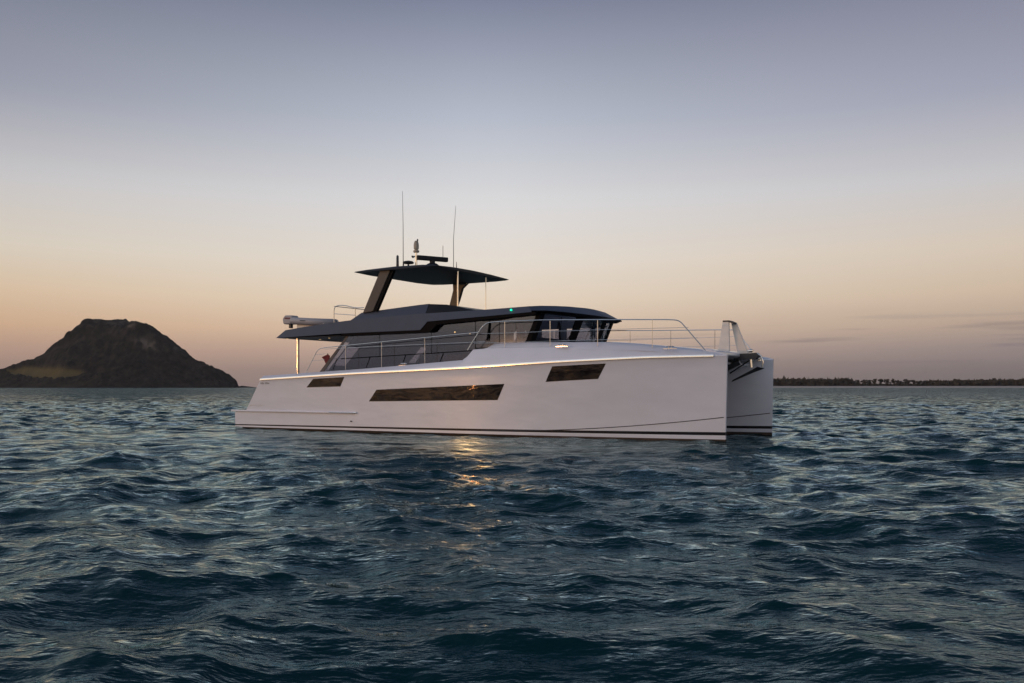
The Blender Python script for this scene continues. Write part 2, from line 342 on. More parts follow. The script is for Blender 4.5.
def build_mountain():
    prof = [(-160,386.5),(-120,383),(-70,378.5),(-30,374.5),(0,371),(20,367),(36,360.5),(50,351.5),(62,343),(77,330),(82,324.5),(87,321),(91,320),(100,319.8),(115,321),(135,322),(149,326),(157,332),(165,337),(174,344),(182,350),(192,357.5),(200,363),(208,367.5),(216,370.5),(224,374),(231,379),(236,384),(238,387.5)]
    px = np.array([p[0] for p in prof]); ph = np.array([(386.5-p[1]-1.0)*PX for p in prof])+1.8
    xs = np.arange((-160-512)*PX, (240-512)*PX, 3.2); ys = np.arange(HOR-330, HOR+420, 4.0)
    X, Y = np.meshgrid(xs, ys, indexing='ij')
    d = (Y-HOR)
    env = np.interp(X/PX+512, px, ph)
    # the front slope bends with the same flanks as the outline: steep cliff high up, apron below
    wid = 120+150*np.clip(env/230, 0, 1)
    u = np.abs(d-25*np.sin(X/130))/wid
    sh = np.interp(u, [0,.12,.28,.36,.6,.85,1.1,1.3], [1,.99,.93,.76,.46,.18,.03,-.06])
    H = env*sh
    H += (vnoise(X,Y,70,1)-.5)*34*np.clip(sh,0,1)*np.clip(u*5,0,1)+(vnoise(X,Y,28,2)-.5)*14*np.clip(u*4,0,1)*np.clip(H/30,0,1)
    ppx = X*HOR/np.maximum(Y,1)/PX+512; ppy = 386.5-(H-1.8)*910.2/Y     # where it lies on the slope, as seen across the bay
    grass = (np.clip((ppy-(np.interp(ppx,[0,10,25,60,75,90],[372.5,369.5,366.8,367.3,369.5,374])+1.0*vnoise(X,Y,25,8)))/.8, 0, 1)
             *np.clip((np.interp(ppx,[0,10,30,55,72,90],[371.5,374,378.2,379.6,378.2,373.5])+1.8*(vnoise(X,Y,22,6)-.5)-ppy)/.8, 0, 1))*(d < 0)
    gy, gx = np.gradient(H, 4.0, axis=1), np.gradient(H, 3.2, axis=0); steep = np.hypot(gx, gy)
    rock = np.clip((vnoise(X,Y,9,21)*.55+vnoise(X,Y,30,22)*.8-.62)*3, 0, 1)
    blobs = sum(w*np.exp(-(((ppx-a)/ra)**2+((ppy-b_)/rb)**2)) for a, b_, ra, rb, w in ((104,325,12,3,1),(90,324,6,3,.7),(128,326,9,3,.8),(150,346,13,5,1),(140,342,6,3,1),(168,350,10,4,.8),(120,334,5,4,.4),(80,340,4,5,.4)))
    rock = rock*np.clip(blobs, 0, 1)*.9
    tree = canopy(X, Y, 11, 3)*8+canopy(X, Y, 21, 5)*7
    H = H+tree*np.clip(H/12, 0, 1)*(1-grass)*(1-.6*rock)
    H -= np.clip(1-H/6, 0, 1)*1.5
    heightfield('mountain', xs, ys, H, (grass, rock), land_mat('mountain_bush', (.023,.018,.013), (.115,.088,.036), (.17,.135,.105)), 'dark flat topped mountain across the bay with a grassy slope', 'mountain')
build_mountain()

# ------------------------------------------------------------------ far shore
def foliage_mat(name, c):
    m = mat(name, c, .9, spec=.1); return noisy(m, .3, .45)
M['pine'] = foliage_mat('pine_foliage', (.065,.052,.036)); M['bark'] = noisy(mat('bark', (.08,.06,.045), .9), 2, .3)
def shore():
    D0 = 2550.0; P = D0/910.2
    xs = np.arange((742-512)*P, (1330-512)*P, 4.0); ys = np.arange(D0-60, D0+900, 10.0)
    X, Y = np.meshgrid(xs, ys, indexing='ij'); d = Y-D0
    pxx = X*D0/Y/P+512
    H = np.interp(d, [-60,-40,-14,10,60,300,900], [-2.5,-.6,4.5,5.5,7.5,9,12])
    H = H+np.clip((pxx-930)/90, 0, 1)*np.clip(d/120, 0, 1)*6+(vnoise(X,Y,40,31)-.5)*2*np.clip(d/30,0,1)
    H = H*np.clip((pxx-745)/10, 0, 1)-2*np.clip(1-(pxx-745)/10, 0, 1)
    sand = np.clip((-d+2)/6, 0, 1); z0 = np.zeros_like(H)
    heightfield('far_shore', xs, ys, H, (z0, sand), land_mat('shore_scrub', (.06,.042,.028), None, (.50,.42,.36)), 'low sandy shore on the right horizon', 'shore')
    # the wood that reads as one mass: leaf clumps over the land
    g = np.random.default_rng(5); V = []; F = []
    def clump(x, y, z, r, h, n):
        p = g.normal(0, 1, (n, 3)); p /= np.linalg.norm(p, axis=1)[:, None]; p *= g.uniform(.45, 1, (n, 1))**.5
        c = p*[r, r, h]+[x, y, z]; s = r*.34
        a = g.normal(0, 1, (n, 3))*s; b = g.normal(0, 1, (n, 3))*s
        base = len(V)*1
        for i in range(n):
            k = len(V); V.extend([c[i]-a[i], c[i]+b[i], c[i]+a[i], c[i]-b[i]]); F.append((k, k+1, k+2, k+3))
    for i in range(1500):
        px_ = g.uniform(750, 1320); dd = g.uniform(15, 90) if g.random() < .7 else g.uniform(90, 260)
        gap = 853 < px_ < 925
        hh = 4 if gap else 7+6*g.random()+ (3.5 if px_ < 850 else 0)
        if gap and g.random() < .6: hh = 5.0
        x = (px_-512)*P*(D0+dd)/D0; zb = 4+dd*.02+np.clip((px_-930)/90, 0, 1)*5*np.clip(dd/120, 0, 1)
        clump(x, D0+dd, zb+hh*.5, hh*.75, hh*.62, 26)
    o = obj('coastal_wood', V, F, M['pine']); tag(o, 'dark band of coastal bush along the far shore', 'bush', kind='stuff')
    # pines one can tell apart
    def pine(i, px_, top, label):
        dd = g.uniform(15, 60); x = (px_-512)*P*(D0+dd)/D0; zb = 5.0
        Ht = (386.5-top)*P-zb+1.8; root = empty('pine_tree', (x, D0+dd, zb))
        tag(root, label, 'tree', 'pines standing clear on the far shore')
        t = MB(); t.tube([(0,0,-1),(.3,0,Ht*.5),(0,.2,Ht*.95)], [.8,.55,.15], 6)
        for k in range(5):
            a = g.uniform(0, 6.28); zz = Ht*g.uniform(.5,.85); t.tube([(0,0,zz),(3*math.cos(a),3*math.sin(a),zz+1)], [.25,.1], 4)
        t.build('trunk', M['bark'], root)
        V2 = []; F2 = []
        for k in range(13):
            a = g.uniform(0, 6.28); rr = g.uniform(0, 8.5); zz = Ht*g.uniform(.42, .9); r0 = g.uniform(3.0, 5.2)*(1.15-.4*zz/Ht)
            for q in range(24):
                p = Vector(g.normal(0,1,3)).normalized()*g.uniform(.4,1); c = Vector((rr*math.cos(a), rr*math.sin(a), zz))+Vector((p.x*r0, p.y*r0, p.z*r0*.7))
                u1 = Vector(g.normal(0,.95,3)); u2 = Vector(g.normal(0,.95,3)); n0 = len(V2); V2.extend([c-u1, c+u2, c+u1, c-u2]); F2.append((n0,n0+1,n0+2,n0+3))
        obj('crown', V2, F2, M['pine'], root)
    spec = [(858,379.2),(864,378.6),(869,379.4),(875,378.0),(881,377.5),(887,378.3),(893,378.0),(898,378.8),(905,378.2),(908,379.4),(914,379.2),(919,379.8),(924,380.2)]
    words = ['leftmost pine of the open row on the far shore','second pine from the left in the open row on the far shore','third pine from the left in the open row on the far shore',
     'fourth pine from the left in the open row on the far shore','tallest pine in the open row on the far shore','pine just right of the tallest one on the far shore','seventh pine from the left in the open row on the far shore',
     'eighth pine from the left in the open row on the far shore','left one of the close pair of pines on the far shore','right one of the close pair of pines on the far shore','third pine from the right in the open row on the far shore',
     'second pine from the right in the open row on the far shore','rightmost and lowest pine of the open row on the far shore']
    for i, ((p_, t_), w) in enumerate(zip(spec, words)): pine(i, p_, t_, w)
shore()
def islet():
    P = 3600/910.2; V = []; F = []
    xs = np.arange((228-512)*P, (256-512)*P, 4.0); ys = np.arange(3560, 3700, 8.0); X, Y = np.meshgrid(xs, ys, indexing='ij')
    H = 9*np.clip(1-np.abs(X/P+512-240)/14, 0, 1)**.7*np.clip(1-np.abs(Y-3630)/60, 0, 1)+canopy(X,Y,9,9)*3-2.5
    heightfield('rocky_point', xs, ys, H, (H*0, H*0), land_mat('point_rock', (.03,.025,.02)), 'low rocky point at the foot of the mountain', 'headland')
islet()
# the evening air between here and the far land
def air():
    b = MB(); b.box(-7200, 7200, -7200, 7200, -12, 330); m = bpy.data.materials.new('evening_haze'); m.use_nodes = True; t = m.node_tree; t.nodes.clear()
    v = t.nodes.new('ShaderNodeVolumePrincipled'); v.inputs['Color'].default_value = (.86,.88,.92,1); v.inputs['Density'].default_value = 2.2e-5; v.inputs['Anisotropy'].default_value = .2
    o = t.nodes.new('ShaderNodeOutputMaterial'); t.links.new(v.outputs[0], o.inputs['Volume'])
    tag(b.build('haze', m, None, smooth=False), 'thin dusk haze over the bay', 'haze', kind='stuff')
air()

# ================================================================== the yacht
# local axes: x forward from the stern, y to port from the starboard side, z up from the waterline
YO = (-12.31, 40.44, 0); YR = R(-31.07); MID = 3.9
yacht = empty('catamaran_yacht', YO, YR)
tag(yacht, 'white two hulled motor yacht with charcoal cabin and raised hardtop, afloat on the bay', 'yacht')
zk_ = lambda s: np.interp(s, [0,1.6,6.7,12,16,19.4,22], [2.06,2.13,2.35,2.53,2.70,2.82,2.85])
zt_ = lambda s: np.interp(s, [0,1.6,3.8,6.6,9.2,12.2,12.5,12.98,13.1,15,17.8,19.2,20.6,21.3,21.75,22], [2.2,2.29,2.39,2.51,2.65,2.83,3.22,3.24,3.27,3.27,3.22,3.16,3.06,2.99,2.95,2.87])
def halfw(s, f):
    x = np.clip((s-11.5)/10.5, 0, 1)
    top = 1.1*(1-x**2.5)+.05; bot = 1.04*(1-x**1.75)+.035
    return bot+(top-bot)*f
def z2f(s, z): return float(np.clip(z/zk_(s), 0, 1))**1.3
def surf_y(s, z, tc=1.1, side=-1, off=0.0): return tc+side*(halfw(s, z2f(s, z))+off)
def s0_(z):
    return float(np.interp(z, [-1,.70,.78,2.1,2.3,3.3], [0,0,.70,1.62,1.70,1.9]))
def hull(tc, flip):
    us = np.concatenate([np.linspace(0,.5,28), np.linspace(.5,1,50)[1:]]); us = np.sort(np.concatenate([us, [.5535,.5565,.5695,.5815,.5885,.5905]]))
    V = []; F = []; Fm = []
    def levels(s):
        a = .05+.001*s; b = .115+.0042*s; c = .165+.0068*s; zk = zk_(s); zt = zt_(s)
        L = [(-.7,.0), (a,None), (b,None), (c,None), (.70,None), (.78,None)]
        L += [(.78+(zk-.78)*q, None) for q in (.2,.4,.6,.8,.97)]
        return [z for z, _ in L], zk, zt
    rings = []
    for u in us:
        zs, zk, zt = levels(22*u); ring = []
        pts = []
        for z in zs:
            s = s0_(z)+(21.95+.02*max(z,0)-s0_(z))*u; w = halfw(s, z2f(s, max(z,0)))*(1 if z > -.5 else .6)
            pts.append((s, w, z))
        s = s0_(zk)+(22.01-s0_(zk))*u; w = halfw(s, 1)
        pts.append((s, w+.012, zk_(s)-.012)); pts.append((s, w, zk_(s)+.03))
        s2 = s0_(zt)+(22.0-s0_(zt))*u; zt = zt_(s2); ins = .08+.28*(zt-zk_(s2)); w2 = max(halfw(s2,1)-ins, .02)
        pts.append((s2, w2, zt-.03)); pts.append((s2, max(w2-.04,.01), zt)); pts.append((s2, max(w2-.3,.005), zt+.005))
        rings.append(pts)
    n = len(rings[0])
    for pts in rings:
        V += [(s, tc-w, z) for s, w, z in pts]
        V += [(s, tc+w, z) for s, w, z in pts]
    for i in range(len(rings)-1):
        for side in (0, 1):
            for j in range(n-1):
                a = i*2*n+side*n+j; b = a+1; c = (i+1)*2*n+side*n+j+1; d = c-1
                F.append((a,d,c,b) if side == 0 else (a,b,c,d)); Fm.append({0:2, 2:1}.get(j, 0) if j != 0 else 2)
        a = i*2*n+n-1; b = i*2*n+2*n-1; F.append((a, (i+1)*2*n+n-1, (i+1)*2*n+2*n-1, b)); Fm.append(0)
    for e in (0, len(rings)-1):
        for j in range(n-1):
            a = e*2*n+j; F.append((a, a+1, a+1+n, a+n)); Fm.append(0 if e == 0 else {0:2, 2:1}.get(j, 0))
    o = obj('hull', V, F, [M['gel'], M['stripe'], M['anti']], yacht, Fm, True, 28); fixn(o); o.data.set_sharp_from_angle(angle=R(24))
    return o
hullS = hull(1.1, False); hullP = hull(6.7, True)
hullS['label'] = 'near white hull with long dark windows'; hullP['label'] = 'far white hull, its inner side in shade'

def patch(name, corners, par, m, tc, side, off, nu=10, nv=3, thick=.02):
    """four (s,z) corners laid on the hull skin, with thickness"""
    c = [Vector(p) for p in corners]; V = []; F = []
    for layer in (off, off-thick):
        for i in range(nu+1):
            for j in range(nv+1):
                u = i/nu; v = j/nv; p = (c[0]*(1-u)+c[3]*u)*(1-v)+(c[1]*(1-u)+c[2]*u)*v
                V.append((p[0], surf_y(p[0], p[1], tc, side, layer), p[1]))
    K = (nu+1)*(nv+1); G = lambda i, j, l=0: l*K+i*(nv+1)+j
    for i in range(nu):
        for j in range(nv):
            F += [(G(i,j),G(i+1,j),G(i+1,j+1),G(i,j+1)), (G(i,j,1),G(i,j+1,1),G(i+1,j+1,1),G(i+1,j,1))]
    for i in range(nu): F += [(G(i,0),G(i,0,1),G(i+1,0,1),G(i+1,0)), (G(i,nv),G(i+1,nv),G(i+1,nv,1),G(i,nv,1))]
    for j in range(nv): F += [(G(0,j),G(0,j+1),G(0,j+1,1),G(0,j,1)), (G(nu,j),G(nu,j,1),G(nu,j+1,1),G(nu,j+1))]
    o = obj(name, V, F, m, par, None, True, 30); fixn(o); o.data.set_sharp_from_angle(angle=R(30)); return o
WINS = [[(4.33,1.79),(4.72,2.15),(6.42,2.215),(6.2,1.83)], [(7.68,1.23),(8.09,1.70),(14.03,1.92),(13.73,1.33)], [(15.70,1.99),(15.98,2.54),(17.98,2.62),(17.68,2.09)]]
for hp, tc, side in ((hullS,1.1,-1),(hullP,6.7,1)):
    for w in WINS:
        patch('hull_window', w, hp, M['hglass'], tc, side, .008, 14, 3)
    # spray chine: a thin lip rising towards the bow, on both faces of the hull
    for sd in (-1, 1):
        pts = [(s, surf_y(s, z, tc, sd, .004), z) for s in np.linspace(13, 21.9, 30) for z in [.20+.62*((s-13)/9)**1.9]]
        m = MB(); m.tube(pts, .014, 5); m.build('spray_chine', M['ink_shade'], hp)  # the lip's shadow line is put into its dark colour
        pts = [(s, surf_y(s, zk_(s), tc, sd, .012), zk_(s)) for s in np.linspace(1.66, 21.6, 60)]
        m = MB(); n_ = len(pts); sec_ = [(-.02,-.036),(.050,-.036),(.050,-.014),(.046,.012),(.037,.040),(-.02,.046)]; ns = len(sec_)
        V_ = [(p[0], p[1]+sd*a_, p[2]+b_) for p in pts for a_, b_ in sec_]
        m.add(V_, [(i*ns+k, i*ns+(k+1)%ns, (i+1)*ns+(k+1)%ns, (i+1)*ns+k) for i in range(n_-1) for k in range(ns)]+[tuple(range(ns)), tuple((n_-1)*ns+k for k in range(ns))[::-1]])
        m.build('rub_rail', M['railsteel'], hp)
    # ledge over the swim platform side
    m = MB(); y0 = surf_y(3,.75,tc,side)
    ya, yb = (y0-.075, y0+.04) if side < 0 else (y0-.04, y0+.075)
    m.box(-.18, 6.95, ya, yb, .725, .80); m.build('platform_ledge', M['gel'], hp, bev=.02)
    m = MB(); m.tube([(5.6,y0+side*.083,.765),(6.95,y0+side*.083,.765)], .012, 6); m.tube([(6.9,y0+side*.05,.765),(7.05,y0+side*.05,.765)], .035, 8); m.build('platform_fitting', M['steel'], hp)
    m = MB(); m.lathe([(.03,-.02),(.045,0),(.03,.02)], (6.75, y0+side*.02, .42), 10); m.build('outlet', M['black'], hp)
# lettering too small to read, near the stern: short dark and pale strokes
def strokes(name, s0, z0, n, w, h, gap, m, hp=hullS):
    g = random.Random(3)
    for i in range(n):
        x = s0+i*(w+gap)
        if i == n//2-1: continue
        y = surf_y(x, z0, 1.1, -1, .006); b = MB()
        if g.random() < .5: b.box(x, x+w*.3, y-.004, y+.006, z0, z0+h); b.box(x+w*.3, x+w, y-.004, y+.006, z0+h*.4, z0+h*.62)
        else: b.box(x, x+w, y-.004, y+.006, z0+h*.7, z0+h); b.box(x+w*.2, x+w*.5, y-.004, y+.006, z0, z0+h*.66)
        b.build(name, m, hp, smooth=False)
strokes('hull_letter', 1.66, 1.93, 8, .045, .075, .022, M['ink_shade'])
strokes('pale_hull_letter', .95, .98, 12, .05, .07, .02, M['white'])

# ---- decks between the hulls
m = MB()
m.prism([(3.0,1.05),(3.0,1.9),(16.0,1.95),(20.6,2.62),(21.25,2.70),(21.25,2.62),(16.5,1.2),(14,1.05)], 'y', 1.6, 6.2)
m.build('bridge_deck', M['gel'], yacht, bev=.03)
m = MB(); m.box(2.2, 13.4, .55, 7.25, 2.0, 2.2); m.build('main_deck', M['gel'], yacht)
# side decks with a shallow rise forward
# foredeck trunk: lofted sections
def loft(name, secs, m, par, smooth=True, sharp=30):
    n = len(secs[0]); V = [p for s in secs for p in s]; F = []
    for i in range(len(secs)-1):
        for j in range(n): F.append((i*n+j, i*n+(j+1) % n, (i+1)*n+(j+1) % n, (i+1)*n+j))
    F += [tuple(range(n))[::-1], tuple((len(secs)-1)*n+j for j in range(n))]
    o = obj(name, V, F, m, par, None, smooth, sharp); fixn(o)
    if smooth: o.data.set_sharp_from_angle(angle=R(sharp))
    return o
secs = []
for s in np.linspace(12.95, 21.3, 26):
    e = .28+np.interp(s, [12.9,17,19.5,21.3], [0,.05,.3,.75]); top = float(np.interp(s, [12.95,13.05,14.8,18,19,20.4,21.1,21.4], [3.3,3.445,3.46,3.39,3.31,3.16,3.08,3.02])); zb = float(zt_(s))-.12
    tb = top-.0; sl = s if s > 13.3 else s
    secs.append([(sl, e, zb), (sl, e+.1, zb+(tb-zb)*.55), (sl, e+.26, tb-.02), (sl, e+.5, tb), (sl, MID, tb+.02), (sl, 2*MID-e-.5, tb), (sl, 2*MID-e-.26, tb-.02), (sl, 2*MID-e-.1, zb+(tb-zb)*.55), (sl, 2*MID-e, zb)])
loft('foredeck', secs, M['gel'], yacht)
# crossbeam at the bows
m = MB(); m.prism([(21.0,2.80),(21.5,2.83),(21.62,2.90),(21.6,3.02),(21.3,3.10),(20.9,3.08)], 'y', 1.25, 6.55); m.build('bow_crossbeam', M['gel'], yacht, bev=.03)
# small deck fittings: cleats
def cleat(x, y, z):
    m = MB(); m.tube([(x-.14,y,z+.06),(x-.1,y,z+.07),(x+.1,y,z+.07),(x+.14,y,z+.06)], .017, 6); m.tube([(x-.05,y,z),(x-.05,y,z+.07)], .014, 6); m.tube([(x+.05,y,z),(x+.05,y,z+.07)], .014, 6)
    m.box(x-.24,x+.24,y-.015,y+.015,z-.02,z+.004); m.build('cleat', M['steel'], yacht)
for x, y, z in ((9.2,.30,2.67),(16.3,.22,3.25),(20.2,.6,3.1),(9.2,7.5,2.67),(20.2,7.2,3.1)): cleat(x, y, z)

# ---- saloon
saloon = empty('saloon', (0,0,0)); saloon.parent = yacht
def wallmesh(name, poly, y, th, m, par, bev=.0):
    b = MB(); b.prism(poly, 'y', y, y+th); return b.build(name, m, par, smooth=False, bev=bev or None)
TS, TP = .75, 7.05
aft = lambda z: 4.45+(z-2.55)*1.02
fro = lambda z: 14.70+(z-3.45)*.42
# lower grey panel and its grooves (starboard and port)
for T, th in ((TS, .05), (TP, -.05)):
    wallmesh('lower_panel', [(aft(2.3),2.3),(aft(3.0),3.0),(12.3,3.20),(12.3,2.3)], T, th*.3, M['sglass'] if T == TS else M['wall'], saloon)
    b = MB(); sg = -1 if T == TS else 1
    b.tube([(aft(2.95)+.7,T+sg*.004,2.99),(12.4,T+sg*.004,3.205)], .018, 5)
    for s in (5.1, 6.9, 8.75, 10.6): b.tube([(s,T+sg*.004,2.55+(s-5)*.03),(s+.22,T+sg*.004,3.0+(s-5)*.03)], .014, 5)
    b.build('panel_groove', M['black'], saloon)
# starboard glass: panes between slim joints
zlow = lambda s: 2.98+(s-5)*.03 if s < 12.3 else 3.30
zup = lambda s: 3.96 if s < 10.3 else (4.30 if s > 10.8 else 3.96+(s-10.3)*.68)
panes = [(5.05,7.6),(7.63,10.2),(10.23,12.28),(12.31,13.35),(13.38,14.55)]
for T, th, sg in ((TS,.012,-1),(TP,-.012,1)):
    for a, c in panes:
        if sg > 0 and not (a > 13): pass
        A = [(a if a > 5.2 else aft(zlow(5)), zlow(a))]
        if a < 5.2: A.append((aft(3.96)+.0, 3.96))
        else: A.append((a, zup(a)))
        if a < 10.3 < c: A += [(10.3,3.96),(10.8,4.3)]
        if c > 14: A += [(fro(4.5)-.14,4.5),(fro(3.35)-.14,3.35)]
        else: A += [(c,zup(c)),(c,zlow(c))]
        wallmesh('side_window', A, T, th, M['sglass'], saloon)
    # aft pillar
    wallmesh('aft_pillar', [(aft(2.3)-.02,2.3),(aft(3.97)-.02,3.97),(aft(3.97)+.08,3.97),(aft(2.3)+.22,2.3)], T-.004 if sg < 0 else T+.004, th*5, M['wall'], saloon)

# port lining with window openings, aft bulkhead with glass doors
def cells(xs, zs, holes):
    out = []
    for a, b in zip(xs, xs[1:]):
        for c, d in zip(zs, zs[1:]):
            mx, mz = (a+b)/2, (c+d)/2
            if not any(h[0] < mx < h[1] and h[2] < mz < h[3] for h in holes): out.append((a, b, c, d))
    return out
holes = [(10.28,10.96,3.88,4.42),(11.73,12.6,3.88,4.44),(12.98,14.14,3.82,4.44),(14.36,14.66,3.80,4.44)]
xs = sorted({5.4, 14.72, *[h[k] for h in holes for k in (0,1)]}); zs = sorted({2.3, 4.5, *[h[k] for h in holes for k in (2,3)]})
b = MB()
for a, c, e, f in cells(xs, zs, holes): b.box(a, c, TP-.16, TP-.10, e, f)
b.build('side_lining', M['interior'], saloon, smooth=False)
b = MB(); hol = [(.86,1.66,2.72,3.50),(5.75,6.3,2.95,3.66)]
ys = sorted({.82, 6.98, *[h[k] for h in hol for k in (0,1)]}); zs = sorted({2.3, 3.97, *[h[k] for h in hol for k in (2,3)]})
for a, c, e, f in cells(ys, zs, hol):
    A = [(aft(e)+.34, a, e), (aft(e)+.34, c, e), (aft(f)+.34, c, f), (aft(f)+.34, a, f)]
    b.add(A+[(x+.06, y, z) for x, y, z in A], [(0,1,2,3),(7,6,5,4),(0,4,5,1),(1,5,6,2),(2,6,7,3),(3,7,4,0)])
b.build('aft_bulkhead', M['wall'], saloon, smooth=False)
for h in hol:
    b = MB(); b.prism([(aft(h[2])+.37,h[2]),(aft(h[3])+.37,h[3]),(aft(h[3])+.375,h[3]),(aft(h[2])+.375,h[2])], 'y', h[0], h[1])
    b.build('door_glass', M['wglass'], saloon, smooth=False)
# inside: floor, overhead, galley block, helm
b = MB(); b.box(5.0,14.3,.9,6.9,2.28,2.34); b.build('cabin_floor', M['interior'], saloon, smooth=False)
b = MB(); b.box(5.6,10.2,.85,6.95,3.90,3.96); b.box(10.8,14.9,.85,6.95,4.34,4.40); b.build('cabin_overhead', M['interior'], saloon, smooth=False)
b = MB(); b.box(6.5,9.0,4.9,6.6,2.34,3.25); b.box(11.0,13.0,4.2,6.2,2.9,3.55); b.build('galley_joinery', M['wood'], saloon, bev=.03)
b = MB(); b.box(13.35,13.47,2.0,2.55,3.1,4.05); b.box(13.3,13.42,2.06,2.49,4.05,4.28); b.box(13.35,13.95,2.0,2.55,3.05,3.18); b.build('helm_seat', M['red'], saloon, bev=.04)
b = MB(); b.prism([(14.0,3.2),(14.0,3.62),(14.3,3.72),(14.62,3.5),(14.62,3.2)], 'y', .9, 6.9); b.build('dashboard', M['black'], saloon, bev=.03)
b = MB(); b.box(13.9,14.85,.95,6.85,4.40,4.50); b.build('wheelhouse_headlining', M['wood'], saloon, smooth=False)
# windscreen: reverse raked, gently bowed in plan
bow = lambda t: .28*(1-((t-MID)/3.15)**2)
fs = lambda t, z: fro(z)+bow(t)
def fpatch(name, t0, t1, z0, z1, m, dx=0, th=.03, n=5):
    V = []; F = []
    for i in range(n+1):
        t = t0+(t1-t0)*i/n
        for z in (z0, z1):
            x = fs(t, z)+dx; V += [(x, t, z), (x-th, t, z)]
    for i in range(n):
        a = i*4; c = a+4
        F += [(a,c,c+2,a+2),(a+1,a+3,c+3,c+1),(a,a+1,c+1,c),(a+2,c+2,c+3,a+3)]
    F += [(0,2,3,1),(n*4,n*4+1,n*4+3,n*4+2)]
    o = obj(name, V, F, m, saloon); fixn(o); return o
for t0, t1 in ((.98,3.15),(3.72,5.68),(6.12,6.74)): fpatch('windscreen_pane', t0, t1, 3.52, 4.5, M['wglass'], -.01, .012)
for t0, t1 in ((.75,1.0),(3.15,3.72),(5.68,6.12),(6.74,7.05)): fpatch('windscreen_mullion', t0, t1, 3.40, 4.56, M['black'], .012)
fpatch('windscreen_sill', .75, 7.05, 3.30, 3.54, M['black'], .0, .04, 10)
for T in (TS, TP): wallmesh('corner_post', [(fro(3.3)-.22,3.3),(fro(4.56)-.16,4.56),(fro(4.56)+.0,4.56),(fro(3.3),3.3)], T-.006, .06 if T == TS else .01, M['black'], saloon)
for t, l in ((2.0,.55),(4.6,.6)):
    b = MB(); z0 = 4.46; b.tube([(fs(t,z0)+.05,t,z0),(fs(t+.2,z0-l)+.05,t+.28,z0-l)], .014, 6); b.tube([(fs(t,4.15)+.06,t+.05,4.25),(fs(t,3.8)+.06,t+.35,3.62)], .02, 6); b.build('wiper', M['black'], saloon)
# slim black band between glass and roof
b = MB(); b.prism([(5.72,3.935),(5.85,4.06),(9.83,4.07),(10.2,4.39),(15.0,4.57),(15.1,4.455),(10.65,4.24),(10.3,3.955)], 'y', .515, .745)
b.build('window_band', M['black'], saloon, smooth=False)
for x, z in ((11.35,3.93),(12.05,3.86)):
    b = MB(); b.lathe([(.028,0),(.028,.02)], (0,0,0), 10); o = b.build('wall_light', M['warm'], saloon); o.rotation_euler = (R(90),0,0); o.location = (x, .742, z)
b = MB(); b.tube([(12.95,.72,4.28),(12.88,.69,3.65),(12.86,.69,3.55)], [.03,.035,.02], 6); b.build('shore_cable_coil', M['black'], saloon)

# ---- roof with fascia
def ringed(st):
    out = []
    for sb, tb, zb, s_, tt, zt, cr in st:
        k = lambda t: 2*MID-t
        out.append([(sb,tb,zb),(s_,tt,zt),(s_,(tt+MID)/2,zt+cr*.8),(s_,MID,zt+cr),(s_,k((tt+MID)/2),zt+cr*.8),(s_,k(tt),zt),(sb,k(tb),zb),(sb,MID,zb+.02)])
    return out
RS = [(1.95,.56,3.955,2.42,.66,4.29,.02),(3.6,.5,3.99,3.7,.60,4.40,.03),(5.43,.5,4.03,5.43,.60,4.53,.03),(6.4,.5,4.045,6.4,.6,4.59,.03),(9.85,.5,4.05,9.85,.6,4.70,.02),(10.2,.5,4.37,10.2,.6,4.70,.02),
      (13,.5,4.47,13,.6,4.73,.02),(14.9,.5,4.545,14.7,.62,4.77,.02),(15.35,.72,4.58,15.0,.95,4.80,.03),(15.75,1.3,4.555,15.3,1.6,4.83,.03),(16.05,2.1,4.53,15.5,2.3,4.85,.02),(16.22,3.0,4.52,15.6,3.1,4.86,.02),(16.26,3.85,4.52,15.62,3.85,4.87,.0)]
roof = loft('roof', ringed(RS), M['grey'], yacht, True, 22)
# darker underside of the aft overhang and of the front brow
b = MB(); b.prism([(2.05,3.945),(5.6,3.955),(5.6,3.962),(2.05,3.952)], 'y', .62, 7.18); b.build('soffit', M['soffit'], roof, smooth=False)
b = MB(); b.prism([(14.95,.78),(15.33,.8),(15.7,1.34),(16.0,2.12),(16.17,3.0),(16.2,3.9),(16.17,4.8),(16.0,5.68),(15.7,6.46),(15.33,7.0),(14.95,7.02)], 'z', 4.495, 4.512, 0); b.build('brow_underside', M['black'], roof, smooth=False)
b = MB()
rim = [(14.9,.492,4.57),(15.36,.712,4.57),(15.76,1.292,4.545),(16.06,2.09,4.52),(16.235,3.0,4.508),(16.27,3.9,4.505)]; rim = rim+[(x,2*MID-y,z) for x,y,z in rim[-2::-1]]
b.tube(rim, .028, 6); b.build('brow_edge', M['black'], roof)
for x, y in ((3.0,2.2),(4.1,1.6),(4.3,3.8),(3.0,5.0),(2.2,1.0)):
    b = MB(); b.lathe([(.05,-.012),(.045,0)], (x,y,3.946), 12); b.build('downlight', M['warm'], roof)
for y in (1.2, 2*MID-1.2):
    b = MB(); b.tube([(2.64,y,2.2),(2.64,y,3.95)], .062, 14); b.build('roof_post', M['steel'], yacht)
b = MB(); b.lathe([(.035,-.03),(.045,0),(.03,.035)], (14.03,.50,4.655), 10); b.build('starboard_light', M['green'], roof)
